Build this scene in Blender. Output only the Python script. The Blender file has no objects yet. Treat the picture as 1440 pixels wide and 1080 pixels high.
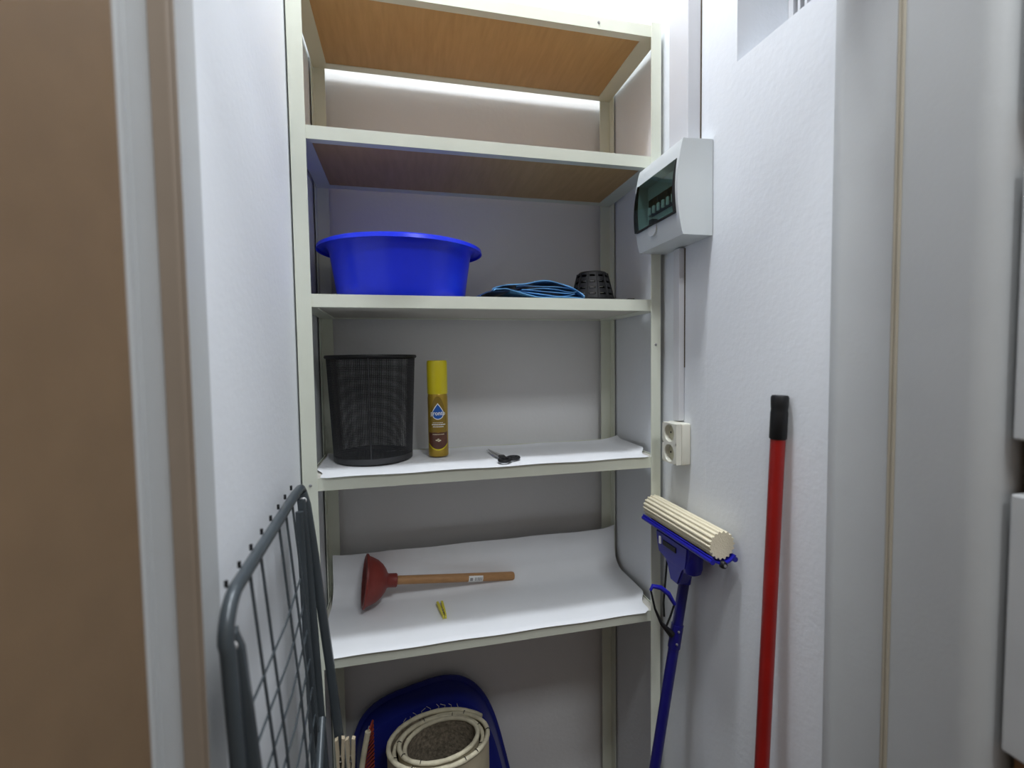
import bpy, bmesh, math, random
from mathutils import Vector, Matrix
random.seed(4)
PI = math.pi
C = bpy.context.scene.collection
CZ = 1.5                                  # eye height above the floor

# ------------------------------------------------------------ camera
yaw, pitch, roll = 0.2254, 0.0489, -0.0139
cam = bpy.data.cameras.new('camera'); co = bpy.data.objects.new('camera', cam); C.objects.link(co)
fwd = Vector((math.sin(yaw)*math.cos(pitch), math.cos(yaw)*math.cos(pitch), -math.sin(pitch)))
right0 = Vector((math.cos(yaw), -math.sin(yaw), 0)); up0 = right0.cross(fwd)
right = right0*math.cos(roll) + up0*math.sin(roll)
up = -right0*math.sin(roll) + up0*math.cos(roll)
M = Matrix((right, up, -fwd)).transposed().to_4x4(); M.translation = Vector((0, 0, CZ))
co.matrix_world = M
cam.sensor_fit = 'HORIZONTAL'; cam.sensor_width = 36; cam.lens = 655.92/1440*36
cam.clip_start = 0.02; cam.clip_end = 30
cam.dof.use_dof = True; cam.dof.focus_distance = 1.1; cam.dof.aperture_fstop = 2.4
sc = bpy.context.scene; sc.camera = co

# ------------------------------------------------------------ world, lights, exposure
w = bpy.data.worlds.new('world'); sc.world = w; w.use_nodes = True
w.node_tree.nodes['Background'].inputs[0].default_value = (0.6, 0.7, 0.9, 1)
w.node_tree.nodes['Background'].inputs[1].default_value = 0.05
def area(name, loc, rot, sx, sy, power, col):
    l = bpy.data.lights.new(name, 'AREA'); l.shape = 'RECTANGLE'; l.size = sx; l.size_y = sy
    l.energy = power; l.color = col
    o = bpy.data.objects.new(name, l); C.objects.link(o); o.location = loc; o.rotation_euler = rot
    return o
area('closet_light', (0.17, 0.66, CZ+1.77), (0, 0, 0), 0.16, 0.16, 15.5, (0.90, 0.95, 1.0))
area('hallway_fill', (0.20, 0.05, CZ+1.46), (0, 0, 0), 0.25, 0.25, 10.0, (0.93, 0.97, 1.0))  # added fill above the doorway, brightens linings and panels; no visible fixture
area('far_hallway_fill', (0.55, -0.60, CZ+1.40), (0, 0, 0), 0.4, 0.4, 12.0, (0.93, 0.97, 1.0))  # added fill behind the camera, lifts the shelf interior; unseen source
sc.view_settings.view_transform = 'Standard'; sc.view_settings.look = 'None'
sc.view_settings.gamma = 1; sc.view_settings.use_curve_mapping = False
sc.view_settings.exposure = 0.5

# ------------------------------------------------------------ materials
def mat(name, col, rough=0.5, metal=0.0, var=0.04, scale=12, bump=0.0, bscale=200, stretch=(1, 1, 1), trans=0.0, spec=0.5, coat=0.0, col2=None):
    m = bpy.data.materials.new(name); m.use_nodes = True; nt = m.node_tree; b = nt.nodes['Principled BSDF']
    b.inputs['Roughness'].default_value = rough; b.inputs['Metallic'].default_value = metal
    b.inputs['Specular IOR Level'].default_value = spec
    b.inputs['Coat Weight'].default_value = coat
    tc = nt.nodes.new('ShaderNodeTexCoord'); mp = nt.nodes.new('ShaderNodeMapping'); mp.inputs['Scale'].default_value = stretch
    nt.links.new(tc.outputs['Object'], mp.inputs['Vector'])
    n = nt.nodes.new('ShaderNodeTexNoise'); n.inputs['Scale'].default_value = scale; n.inputs['Detail'].default_value = 6
    nt.links.new(mp.outputs[0], n.inputs['Vector'])
    r = nt.nodes.new('ShaderNodeValToRGB'); r.color_ramp.elements[0].position = 0.3; r.color_ramp.elements[1].position = 0.7
    c2 = col2 if col2 else tuple(max(0, c*(1-var)) for c in col)
    c1 = col if col2 else tuple(min(1, c*(1+var)) for c in col)
    r.color_ramp.elements[0].color = (*c2, 1); r.color_ramp.elements[1].color = (*c1, 1)
    nt.links.new(n.outputs['Fac'], r.inputs[0]); nt.links.new(r.outputs[0], b.inputs['Base Color'])
    if bump:
        n2 = nt.nodes.new('ShaderNodeTexNoise'); n2.inputs['Scale'].default_value = bscale; n2.inputs['Detail'].default_value = 4
        nt.links.new(tc.outputs['Object'], n2.inputs['Vector'])
        bp = nt.nodes.new('ShaderNodeBump'); bp.inputs['Strength'].default_value = bump; bp.inputs['Distance'].default_value = 0.002
        nt.links.new(n2.outputs['Fac'], bp.inputs['Height']); nt.links.new(bp.outputs[0], b.inputs['Normal'])
    return m
MT = dict(
    plaster=mat('plaster', (0.80, 0.83, 0.87), 0.75, var=0.015, scale=3, bump=0.25, bscale=90),
    plaster_back=mat('plaster_back', (0.80, 0.805, 0.815), 0.8, var=0.015, scale=3, bump=0.25, bscale=90),
    ceiling=mat('ceiling_paint', (0.8, 0.8, 0.82), 0.8),
    hall=mat('hall_paint', (0.42, 0.36, 0.31), 0.8),
    floor=mat('floor_laminate', (0.075, 0.05, 0.035), 0.5, var=0.2, scale=6, stretch=(1, 8, 1)),
    lining=mat('lining_paint', (0.52, 0.54, 0.55), 0.5, var=0.02, bump=0.12, bscale=150),
    seal=mat('rubber_seal', (0.26, 0.205, 0.155), 0.55),
    sealw=mat('pale_seal', (0.42, 0.38, 0.30), 0.55),
    tan=mat('tan_door', (0.24, 0.155, 0.085), 0.6, var=0.06, scale=25, bump=0.3, bscale=500),
    cream=mat('cream_enamel', (0.76, 0.79, 0.68), 0.35, var=0.03, scale=9, bump=0.05, bscale=60),
    wood=mat('oak_laminate', (0.62, 0.40, 0.175), 0.5, scale=30, stretch=(3.0, 0.35, 1), col2=(0.54, 0.335, 0.14)),
    board=mat('pale_board', (0.62, 0.60, 0.54), 0.55, var=0.03),
    paper=mat('white_paper', (0.82, 0.84, 0.87), 0.7, var=0.015, scale=14, bump=0.12, bscale=25),
    blue=mat('blue_plastic', (0.010, 0.035, 0.88), 0.32, var=0.05),
    navy=mat('dark_blue_plastic', (0.006, 0.014, 0.21), 0.35, var=0.05),
    mopblue=mat('mop_blue_plastic', (0.010, 0.010, 0.30), 0.35),
    handleblue=mat('handle_dark_blue', (0.008, 0.007, 0.13), 0.3),
    sheetdark=mat('dark_blue_sheet', (0.02, 0.06, 0.17), 0.3), cloth=mat('blue_sheet', (0.13, 0.36, 0.68), 0.24, var=0.3, scale=30, bump=0.5, bscale=60),
    black=mat('black_plastic', (0.007, 0.007, 0.008), 0.5, spec=0.35),
    mesh=mat('mesh_black', (0.045, 0.046, 0.050), 0.45, metal=0.3),
    yellow=mat('yellow_cap', (0.72, 0.60, 0.015), 0.35),
    gold=mat('can_gold', (0.42, 0.27, 0.03), 0.3, metal=0.35, var=0.1),
    brown=mat('can_brown', (0.10, 0.035, 0.02), 0.4, var=0.2, scale=60),
    amber=mat('can_amber', (0.26, 0.165, 0.02), 0.35, metal=0.2),
    logoblue=mat('logo_blue', (0.01, 0.10, 0.42), 0.4), white=mat('white_ink', (0.85, 0.86, 0.85), 0.5),
    steel=mat('steel', (0.5, 0.5, 0.5), 0.3, metal=0.9), grey=mat('scuffed_grey', (0.3, 0.3, 0.3), 0.5),
    rack=mat('grey_lacquer', (0.065, 0.078, 0.088), 0.32, metal=0.25, var=0.1), racklight=mat('rack_end', (0.5, 0.5, 0.5), 0.4),
    rubber=mat('red_rubber', (0.20, 0.025, 0.018), 0.5, var=0.1),
    stickwood=mat('pale_wood', (0.45, 0.24, 0.10), 0.55, var=0.12, scale=30, stretch=(1, 8, 8)),
    pegy=mat('yellow_peg', (0.65, 0.58, 0.05), 0.4), pegb=mat('beige_peg', (0.45, 0.38, 0.27), 0.5),
    box=mat('box_white', (0.68, 0.72, 0.73), 0.4, var=0.01), boxin=mat('box_inner', (0.78, 0.84, 0.80), 0.5),
    socket=mat('socket_ivory', (0.74, 0.73, 0.64), 0.35, var=0.02), well=mat('socket_well', (0.60, 0.58, 0.42), 0.45),
    trunk=mat('trunking_white', (0.68, 0.69, 0.72), 0.45, var=0.015), gapshade=mat('gap_shade', (0.09, 0.07, 0.045), 0.9),  # last one: shade of the trunking gaps as a dark colour
    red=mat('red_paint', (0.27, 0.008, 0.006), 0.35, var=0.08, scale=20),
    sponge=mat('cream_sponge', (0.72, 0.66, 0.50), 0.85, var=0.05, bump=0.4, bscale=400),
    pile=mat('rug_pile', (0.24, 0.20, 0.145), 0.95, var=0.45, scale=120, bump=1.0, bscale=180),
    binding=mat('rug_binding', (0.62, 0.57, 0.42), 0.8, var=0.15, scale=60, bump=0.4, bscale=180),
    rugback=mat('rug_back', (0.52, 0.46, 0.33), 0.85, var=0.1), thread=mat('black_thread', (0.015, 0.013, 0.01), 0.8),
    redmat=mat('red_fabric', (0.33, 0.045, 0.025), 0.9), chalk=mat('panel_white', (0.60, 0.62, 0.63), 0.45),
    brownbody=mat('brown_cabinet', (0.26, 0.125, 0.045), 0.55, var=0.08, scale=20))
# smoked clear plastic
m = bpy.data.materials.new('smoked_clear'); m.use_nodes = True; nt = m.node_tree; nt.nodes.clear()
out = nt.nodes.new('ShaderNodeOutputMaterial'); tr = nt.nodes.new('ShaderNodeBsdfTransparent'); gl = nt.nodes.new('ShaderNodeBsdfGlossy'); mx = nt.nodes.new('ShaderNodeMixShader')
nz = nt.nodes.new('ShaderNodeTexNoise'); nz.inputs['Scale'].default_value = 20; rp = nt.nodes.new('ShaderNodeValToRGB')
rp.color_ramp.elements[0].color = (0.58, 0.68, 0.66, 1); rp.color_ramp.elements[1].color = (0.62, 0.72, 0.70, 1)
nt.links.new(nz.outputs['Fac'], rp.inputs[0]); nt.links.new(rp.outputs[0], tr.inputs[0])
gl.inputs['Roughness'].default_value = 0.08; mx.inputs[0].default_value = 0.10
nt.links.new(tr.outputs[0], mx.inputs[1]); nt.links.new(gl.outputs[0], mx.inputs[2]); nt.links.new(mx.outputs[0], out.inputs[0])
MT['smoke'] = m

# ------------------------------------------------------------ helpers (z is given relative to eye height)
def obj(name, bm, m, parent=None, smooth=False, label=None):
    me = bpy.data.meshes.new(name); bmesh.ops.recalc_face_normals(bm, faces=bm.faces); bm.to_mesh(me); bm.free()
    o = bpy.data.objects.new(name, me); C.objects.link(o)
    for x in (m if isinstance(m, (list, tuple)) else [m]): me.materials.append(MT[x])
    if smooth:
        for p in me.polygons: p.use_smooth = True
        try: me.set_sharp_from_angle(angle=math.radians(40))
        except Exception: pass
    if parent:
        o.parent = parent; o.matrix_parent_inverse = Matrix.Translation(-Vector(parent.location))
    if label: o['label'] = label
    return o
def thing(name, label, cat, loc, group=None):
    o = bpy.data.objects.new(name, None); C.objects.link(o); o.location = (loc[0], loc[1], loc[2]+CZ); o.empty_display_size = .05
    o['label'] = label; o['category'] = cat
    if group: o['group'] = group
    return o
def sub(o, parent):       # third level: parent is a mesh at world origin offset
    o.parent = parent
    return o
def tag(o, label, cat, group=None):
    o['label'] = label; o['category'] = cat
    if group: o['group'] = group
    return o
def struct(o): o['kind'] = 'structure'; return o
def B(): return bmesh.new()
def V(x, y, z): return Vector((x, y, z+CZ))
def box(bm, x0, x1, y0, y1, z0, z1, bev=0, seg=2, mi=0):
    vs = [bm.verts.new(V(x, y, z)) for x in (x0, x1) for y in (y0, y1) for z in (z0, z1)]
    fs = [bm.faces.new([vs[i] for i in f]) for f in ((0, 1, 3, 2), (4, 6, 7, 5), (0, 4, 5, 1), (2, 3, 7, 6), (0, 2, 6, 4), (1, 5, 7, 3))]
    for f in fs: f.material_index = mi
    if bev:
        es = list({e for f in fs for e in f.edges})
        r = bmesh.ops.bevel(bm, geom=es, offset=bev, segments=seg, affect='EDGES', profile=0.5)
        for f in r['faces']: f.material_index = mi
    return bm
def tube(bm, pts, r, n=12, cap=True, closed=False, mi=0):
    pts = [Vector(p) for p in pts]; N = len(pts); rs = r if isinstance(r, (list, tuple)) else [r]*N
    rings = []; prev = None
    for i, p in enumerate(pts):
        if closed: t = (pts[(i+1) % N]-pts[i-1]).normalized()
        else: t = (pts[min(i+1, N-1)]-pts[max(i-1, 0)]).normalized()
        if prev is None:
            a = Vector((0, 0, 1)) if abs(t.z) < 0.9 else Vector((1, 0, 0))
            u = t.cross(a).normalized()
        else: u = (prev-t*prev.dot(t)).normalized()
        prev = u; v = t.cross(u)
        rings.append([bm.verts.new(p+(u*math.cos(2*PI*k/n)+v*math.sin(2*PI*k/n))*rs[i]+Vector((0, 0, CZ))) for k in range(n)])
    for i in range(N if closed else N-1):
        a, b = rings[i], rings[(i+1) % N]
        for k in range(n): bm.faces.new((a[k], a[(k+1) % n], b[(k+1) % n], b[k])).material_index = mi
    if cap and not closed:
        bm.faces.new(rings[0][::-1]).material_index = mi; bm.faces.new(rings[-1]).material_index = mi
    return bm
def lathe(bm, prof, c=(0, 0, 0), n=48, closed=False, mi=0, axis=None, sy=1.0):
    """prof: list of (r, h). axis: direction, default z"""
    ax = Vector(axis or (0, 0, 1)).normalized()
    a = Vector((0, 0, 1)) if abs(ax.z) < 0.9 else Vector((1, 0, 0))
    if axis is None: u, v = Vector((1, 0, 0)), Vector((0, 1, 0))
    else: u = ax.cross(a).normalized(); v = ax.cross(u)
    c = Vector(c)+Vector((0, 0, CZ)); rings = []
    for r, h in prof:
        if r <= 1e-6: rings.append([bm.verts.new(c+ax*h)])
        else: rings.append([bm.verts.new(c+ax*h+(u*math.cos(2*PI*k/n)+v*math.sin(2*PI*k/n)*sy)*r) for k in range(n)])
    pairs = list(zip(rings, rings[1:]))+([(rings[-1], rings[0])] if closed else [])
    for a, b in pairs:
        for k in range(n):
            k2 = (k+1) % n
            if len(a) == 1 and len(b) == 1: continue
            if len(a) == 1: f = bm.faces.new((a[0], b[k2], b[k]))
            elif len(b) == 1: f = bm.faces.new((a[k], a[k2], b[0]))
            else: f = bm.faces.new((a[k], a[k2], b[k2], b[k]))
            f.material_index = mi
    return bm
def prism(bm, poly, axis, a, b, mi=0):
    """extrude a 2D polygon along axis between a and b; poly coords are the other two axes in xyz order"""
    def P(p, t):
        return V(t, p[0], p[1]) if axis == 'x' else V(p[0], t, p[1]) if axis == 'y' else V(p[0], p[1], t)
    A = [bm.verts.new(P(p, a)) for p in poly]; D = [bm.verts.new(P(p, b)) for p in poly]; n = len(poly)
    bm.faces.new(A[::-1]).material_index = mi; bm.faces.new(D).material_index = mi
    for i in range(n): bm.faces.new((A[i], A[(i+1) % n], D[(i+1) % n], D[i])).material_index = mi
    return bm
def arc(cx, cy, r, a0, a1, n=6): return [(cx+r*math.cos(a0+(a1-a0)*i/n), cy+r*math.sin(a0+(a1-a0)*i/n)) for i in range(n+1)]

# ------------------------------------------------------------ room shell
WL, WR, WB = -0.2145, 0.6320, 1.324
FZ, CE = -1.5, 1.80
YL, YS, YO = 0.585, 0.488, 0.40        # inner edge of the lining, seal, outer edge
struct(obj('floor', box(B(), -1.3, 1.5, -1.7, WB+.1, FZ-.05, FZ), 'floor'))
struct(obj('ceiling', box(B(), -1.3, 1.5, -1.7, WB+.1, CE, CE+.05), 'ceiling'))
struct(obj('wall_left', box(B(), WL-.08, WL, YL, WB, FZ, CE), 'plaster'))
struct(obj('wall_back', box(B(), WL-.08, WR+.25, WB, WB+.08, FZ, CE), 'plaster_back'))
NY0, NY1, NZ0, NZ1, ND = 0.600, 0.7830, 0.5540, 0.90, 0.10      # vent niche
WRP = [(.632, YL), (.616, .86), (.616, 1.0), (.6075, WB)]          # the right wall is slightly out of true
def wx(y):
    for (xa, ya), (xb, yb) in zip(WRP, WRP[1:]):
        if y <= yb+1e-9: return xa+(xb-xa)*(y-ya)/(yb-ya)
    return WRP[-1][0]
full = WRP+[(WR+.2, WB), (WR+.2, YL)]
bm = B()
prism(bm, full, 'z', FZ, NZ0); prism(bm, full, 'z', NZ1, CE)
prism(bm, [(wx(YL), YL), (wx(NY0), NY0), (WR+.2, NY0), (WR+.2, YL)], 'z', NZ0, NZ1)
prism(bm, [(wx(NY1), NY1)]+WRP[1:]+[(WR+.2, WB), (WR+.2, NY1)], 'z', NZ0, NZ1)
box(bm, WR+ND+.03, WR+.2, NY0, NY1, NZ0, NZ1)
struct(obj('wall_right', bm, 'plaster'))
# vent grille with upright slats at the back of the niche
gr = thing('vent_grille', 'white vent grille with upright slats inside the recess high in the right wall', 'vent', (WR+ND, (NY0+NY1)/2, NZ0))
bm = B(); x = WR+ND
box(bm, x, x+.03, NY0+.001, NY0+.012, NZ0+.001, NZ1-.001); box(bm, x, x+.03, NY1-.012, NY1-.001, NZ0+.001, NZ1-.001)
box(bm, x, x+.03, NY0+.012, NY1-.012, NZ0+.001, NZ0+.013); box(bm, x, x+.03, NY0+.012, NY1-.012, NZ1-.013, NZ1-.001)
obj('grille_frame', bm, 'trunk', gr)
k = 0; y = NY0+.02
while y < NY1-.018:
    obj('slat', box(B(), x+.004, x+.024, y, y+.006, NZ0+.013, NZ1-.013, .001, 1), 'trunk', gr); y += .0155
# wall between closet and hallway, linings, casing
bm = B(); box(bm, -1.3, WL-.022, YO+.004, YL, FZ, CE); box(bm, WR+.062, 1.5, YO-.0, YL, FZ, CE)
box(bm, WL-.022, WR+.062, YO+.004, YL, 0.76, CE)
struct(obj('wall_front', bm, 'hall'))
bm = B()       # left lining: deep face, groove and outer strip
prism(bm, [(WL-.022, YL), (WL+.0015, YL), (WL+.0015, YS+.012), (WL-.0005, YS+.012), (WL-.0005, .4525), (WL-.0030, .4517), (WL-.0030, .4505), (WL-.0005, .4495), (WL-.0005, .4405), (WL-.002, .4385), (WL-.022, .4385)], 'z', FZ, .76)
tl = struct(obj('trim_1', bm, 'lining'))
bm = B()
prism(bm, [(WR+.062, YL), (WR-.0010, YL), (WR-.0032, YL-.003), (WR-.0032, YL-.019), (WR-.0010, YL-.022), (WR-.001, YS+.004), (WR+.0005, YS+.004), (WR+.0005, .408)]
      + [(WR+.0005+.022*(1-math.cos(t)), .408-.022*math.sin(t)*1.1) for t in [PI/2*i/8 for i in range(1, 9)]] + [(WR+.062, .384)], 'z', FZ, .76)
trr = struct(obj('trim_2', bm, 'lining', smooth=True))
struct(obj('trim_3', box(B(), WL-.022, WR+.062, YO, YL, 0.72, 0.76, .003), 'lining'))
# seals
bm = B()
prism(bm, [(WL, YS), (WL+.0125, YS+.001)]+arc(WL+.0135, YS+.0055, .0045, -PI/2, PI/2, 6)+[(WL+.012, YS+.012), (WL, YS+.012)], 'z', FZ, .72)
tube(bm, [(WL+.0185, YS+.0035, FZ), (WL+.0185, YS+.0035, .72)], .0016, 8)
obj('rubber_seal', bm, 'seal', tl, smooth=True)
bm = B()
for yy, r in ((YS-.0005, .0022), (YS+.004, .0026)): tube(bm, [(WR-.0004, yy, FZ), (WR-.0004, yy, .72)], r, 8)
obj('rubber_seal', bm, 'sealw', trr, smooth=True)
# open tan door leaf on the left
d = obj('door_1', box(B(), WL-.0215, WL-.001, -.33, .4375, FZ+.01, .715, .002), 'tan'); struct(d)
# hallway shell
struct(obj('wall_hall_left', box(B(), -1.3, -1.22, -1.62, YO, FZ, CE), 'hall'))
struct(obj('wall_hall_right', box(B(), 1.42, 1.5, -1.62, YO, FZ, CE), 'hall'))
struct(obj('wall_hall_back', box(B(), -1.3, 1.5, -1.7, -1.62, FZ, CE), 'hall'))
# hallway cabinet at the right edge
cb = thing('hall_cabinet', 'brown hallway cabinet with white front panels at the far right edge', 'cabinet', (.85, -.1, FZ))
obj('body', box(B(), .676, 1.03, -.55, .377, FZ, .66, .003), 'brownbody', cb)
for i, z0 in enumerate((-1.17, -.813, -.4531, -.0940-0, .2649)):
    pass
for z0, z1 in ((-1.17, -.873), (-.811, -.514), (-.4525, -.1552), (-.0945, .2045), (.2649, .56)):
    obj('panel', box(B(), .6545, .678, -.54, .3765, z0, z1, .0025), 'chalk', cb)

# ------------------------------------------------------------ shelving unit
XL, XR = -0.1815, 0.5785
XO0, XO1, YF, YB = -0.2105, 0.6035, 1.0200, 1.3010
ZS = [.7505, .4512, .1160, -.2640, -.6472]
su = thing('shelving_unit', 'tall cream metal shelving unit with five shelves filling the closet', 'shelving', ((XL+XR)/2, (YF+YB)/2, FZ))
T = .0022; TOP = .7825
def upright(x0, x1, y0, y1, side):
    """L section: one flange across the front or back, the other along the outer side"""
    bm = B()
    fy = (y0, y0+T) if y0 < 1.1 else (y1-T, y1)
    box(bm, x0, x1, fy[0], fy[1], FZ+.004, TOP)
    sx = (x0, x0+T) if side < 0 else (x1-T, x1)
    yy = (y0+T, y1) if y0 < 1.1 else (y0, y1-T)
    box(bm, sx[0], sx[1], yy[0], yy[1], FZ+.004, TOP)
    return bm
ups = []
ups.append(obj('upright', upright(XO0, XL, YF, YF+.030, -1), 'cream', su))
ups.append(obj('upright', upright(XR, XO1, YF, YF+.030, 1), 'cream', su))
ups.append(obj('upright', upright(XO0, XO0+.030, YB-.028, YB, -1), 'cream', su))
ups.append(obj('upright', upright(XO1-.032, XO1, YB-.028, YB, 1), 'cream', su))
for q, (x0, x1, y0, y1) in enumerate(((XO0, XL, YF, YF+.03), (XR, XO1, YF, YF+.03), (XO0, XO0+.03, YB-.03, YB), (XO1-.03, XO1, YB-.03, YB))):
    o = obj('foot', box(B(), x0-.0005, x1+.0005, y0-.0005, y1+.0005, FZ, FZ+.012, .002), 'black')
    o.parent = ups[q]; o.matrix_parent_inverse = ups[q].matrix_local.inverted() if False else Matrix.Identity(4)
for i, zb in enumerate(ZS):
    h = .0265
    bm = B(); x0, x1, y0, y1 = XO0+T+.0004, XO1-T-.0004, YF+T+.0003, YB-T-.0003
    box(bm, x0, x1, y0, y0+T, zb, zb+h); box(bm, x0, x1, y1-T, y1, zb, zb+h)
    box(bm, x0, x0+T, y0+T, y1-T, zb, zb+h); box(bm, x1-T, x1, y0+T, y1-T, zb, zb+h)
    box(bm, x0+T, x1-T, y0+T, y0+.019, zb, zb+T); box(bm, x0+T, x1-T, y1-.021, y1-T, zb, zb+T)
    box(bm, x0+T, x0+.034, y0+.019, y1-.021, zb, zb+T); box(bm, x1-.041, x1-T, y0+.019, y1-.021, zb, zb+T)
    fr = obj('shelf_frame', bm, 'cream', su)
    o = obj('shelf_board', box(B(), x0+T+.001, x1-T-.001, y0+T+.001, y1-T-.001, zb+T+.0002, zb+.0245, .0006, 1), 'wood' if i < 2 else 'board', None)
    o.parent = fr
    if i < 2: o['label'] = 'orange oak laminate shelf board seen from below'
# bolts that show
for (x, y, z) in ((.448, YF+T, .7645), (XL-.014, YF, .7645), (XR+.014, YF, -.34), (XR+.012, YF, .035), (XL-.014, YF, -.2505)):
    obj('bolt', lathe(B(), [(0, -.0015), (.0022, -.0015), (.0032, -.0004), (.0032, .0003), (0, .0003)], (x, y, z), 12, axis=(0, 1, 0)), 'grey', su)

# ------------------------------------------------------------ fuse box and wiring on the right wall
fb = thing('fuse_box', 'white wall-mounted fuse box with smoked flip window beside the top shelves', 'fuse box', (WR, .955, .257))
def prof_out(z):            # how far the cover stands off, by height
    t = (z-.256)/(.449-.256)
    return .0690 + .0135*math.sin(PI*min(1, max(0, t)))**.8
zs = [.256+(.193)*i/24 for i in range(25)]
y0, y1 = .8665, 1.0475
WZ0, WZ1 = .3045, .4110
wy0, wy1 = .8755, 1.0405
bm = B()
full = [(WR-.0005, .256), ]+[(WR-prof_out(z), z) for z in zs]+[(WR-.0005, .452)]
prism(bm, full, 'y', y0, wy0); prism(bm, full, 'y', wy1, y1)
low = [(WR-.0005, .256)]+[(WR-prof_out(z), z) for z in zs if z < WZ0]+[(WR-prof_out(WZ0), WZ0), (WR-.0005, WZ0)]
top = [(WR-.0005, WZ1), (WR-prof_out(WZ1), WZ1)]+[(WR-prof_out(z), z) for z in zs if z > WZ1]+[(WR-.0005, .452)]
prism(bm, low, 'y', wy0, wy1); prism(bm, top, 'y', wy0, wy1)
box(bm, WR-.050, WR-.0005, wy0, wy1, WZ0, WZ1)
bmesh.ops.remove_doubles(bm, verts=bm.verts, dist=1e-6)
obj('cover', bm, 'box', fb, smooth=True)
bm = B(); box(bm, WR-.0525, WR-.0502, wy0+.003, wy1-.003, WZ0+.003, WZ1-.003); obj('inner_plate', bm, 'boxin', fb)
for i in range(6):
    yb = .900+i*.0195
    br = obj('breaker', box(B(), WR-.0640, WR-.053, yb, yb+.0180, .334, .372, .0015), 'black', fb)
    o = obj('switch_lever', box(B(), WR-.0690, WR-.0640, yb+.005, yb+.013, .335, .352, .001, 1), 'boxin', None); o.parent = br
obj('rail_cover', box(B(), WR-.058, WR-.0525, .893, 1.022, .320, .333, .001, 1), 'boxin', fb)
# window: curved smoked sheet with thick lower lip
bm = B(); wz = [WZ0-.002+(WZ1-WZ0+.002)*i/14 for i in range(15)]
def wo(z): t = (z-WZ0)/(WZ1-WZ0); return prof_out(z)+.0012+.0055*math.sin(PI*min(1, max(0, 1-t))*.5)*(1 if t > .0 else 1)
poly = [(WR-wo(z), z) for z in wz]+[(WR-wo(z)+.0016, z) for z in reversed(wz)]
prism(bm, poly, 'y', wy0, wy1)
win = obj('window', bm, 'smoke', fb, smooth=True, label='smoked see-through flip window')
bm = B()
edge = [(WR-wo(z)-.0003, z) for z in wz]+[(WR-prof_out(z)+.004, z) for z in reversed(wz)]
prism(bm, edge, 'y', wy0-.0004, wy0+.0012); prism(bm, edge, 'y', wy1-.0012, wy1+.0004)
box(bm, WR-wo(WZ0)-.0004, WR-prof_out(WZ0)+.003, wy0, wy1, WZ0-.0035, WZ0-.0015)
o = obj('window_edge', bm, 'black', fb)
# rounded finger catch under the window
bm = B(); cy, cz = .970, .292
poly = [(cy-.017, .303)]+[(cy-.017*math.cos(t), .290-.012*math.sin(t)) for t in [PI*i/8 for i in range(9)]]+[(cy+.017, .303)]
prism(bm, poly, 'x', WR-prof_out(.29)-.0035, WR-prof_out(.29)+.004)
obj('finger_catch', bm, 'box', fb)
obj('latch', box(B(), WR-.072, WR-.0525, .985, 1.000, .3075, .322, .001, 1), 'black', fb)

ct = thing('cable_trunking', 'wide cream cable trunking running up the wall above the fuse box', 'cable cover', (WR, .95, .455))
obj('channel', box(B(), WR-.0325, WR-.0006, .9075, .9800, .4540, CE-.002, .002), 'trunk', ct)
obj('seam_shade', box(B(), WR-.0022, WR-.0002, .9058, .9100, .4545, CE-.002), 'gapshade', ct, label='dark strip for the shade in the seam along the wall')  # dark strip stands in for the shadow between trunking and wall
ct = thing('cable_trunking', 'narrow white cable trunking between the fuse box and the double socket', 'cable cover', (WR, .97, -.14))
obj('channel', box(B(), WR-.0150, WR-.0006, .9640, .9880, -.1440, .2528, .0015), 'trunk', ct)
obj('seam_shade', box(B(), WR-.0018, WR-.0002, .9624, .9660, -.02, .2528), 'gapshade', ct, label='dark strip for the shade in the seam along the wall')  # gap shadow again, put in as a thin dark strip

# double socket
sk = thing('double_socket', 'ivory surface-mounted double wall socket below the narrow trunking', 'socket', (WR, .966, -.243))
sy0, sy1, sz0, sz1 = .9370, .9985, -.2430, -.1470
xf = WR-.0375
bm = B()
box(bm, xf+.0135, WR-.0004, sy0, sy1, sz0, sz1, .004, 3)
obj('backbox', bm, 'socket', sk, smooth=True)
bm = B()
cyc = (sy0+sy1)/2; mids = [(sz0+sz1)/2+.0235, (sz0+sz1)/2-.0235]; n = 32
def ringpt(cz, r, k, x): t = 2*PI*k/n; return V(x, cyc+r*math.cos(t), cz+r*math.sin(t))
hw = (sy1-sy0)/2-.0015
for q, cz in enumerate(mids):
    h0, h1 = ((sz0+sz1)/2, sz1-.0015) if q == 0 else (sz0+.0015, (sz0+sz1)/2)
    zc = (h0+h1)/2; hh = (h1-h0)/2
    sq = []
    for k in range(n):
        t = 2*PI*k/n; c_, s_ = math.cos(t), math.sin(t); s = min(hw/max(1e-9, abs(c_)), hh/max(1e-9, abs(s_)))
        sq.append(bm.verts.new(V(xf, cyc+c_*s, zc+s_*s)))
    r1 = [bm.verts.new(ringpt(zc, .0205, k, xf)) for k in range(n)]
    r2 = [bm.verts.new(ringpt(zc, .0195, k, xf+.002)) for k in range(n)]
    r3 = [bm.verts.new(ringpt(zc, .0185, k, xf+.0125)) for k in range(n)]
    for a, b in ((sq, r1), (r1, r2), (r2, r3)):
        for k in range(n): bm.faces.new((a[k], a[(k+1) % n], b[(k+1) % n], b[k]))
    bm.faces.new(r3)
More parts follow.
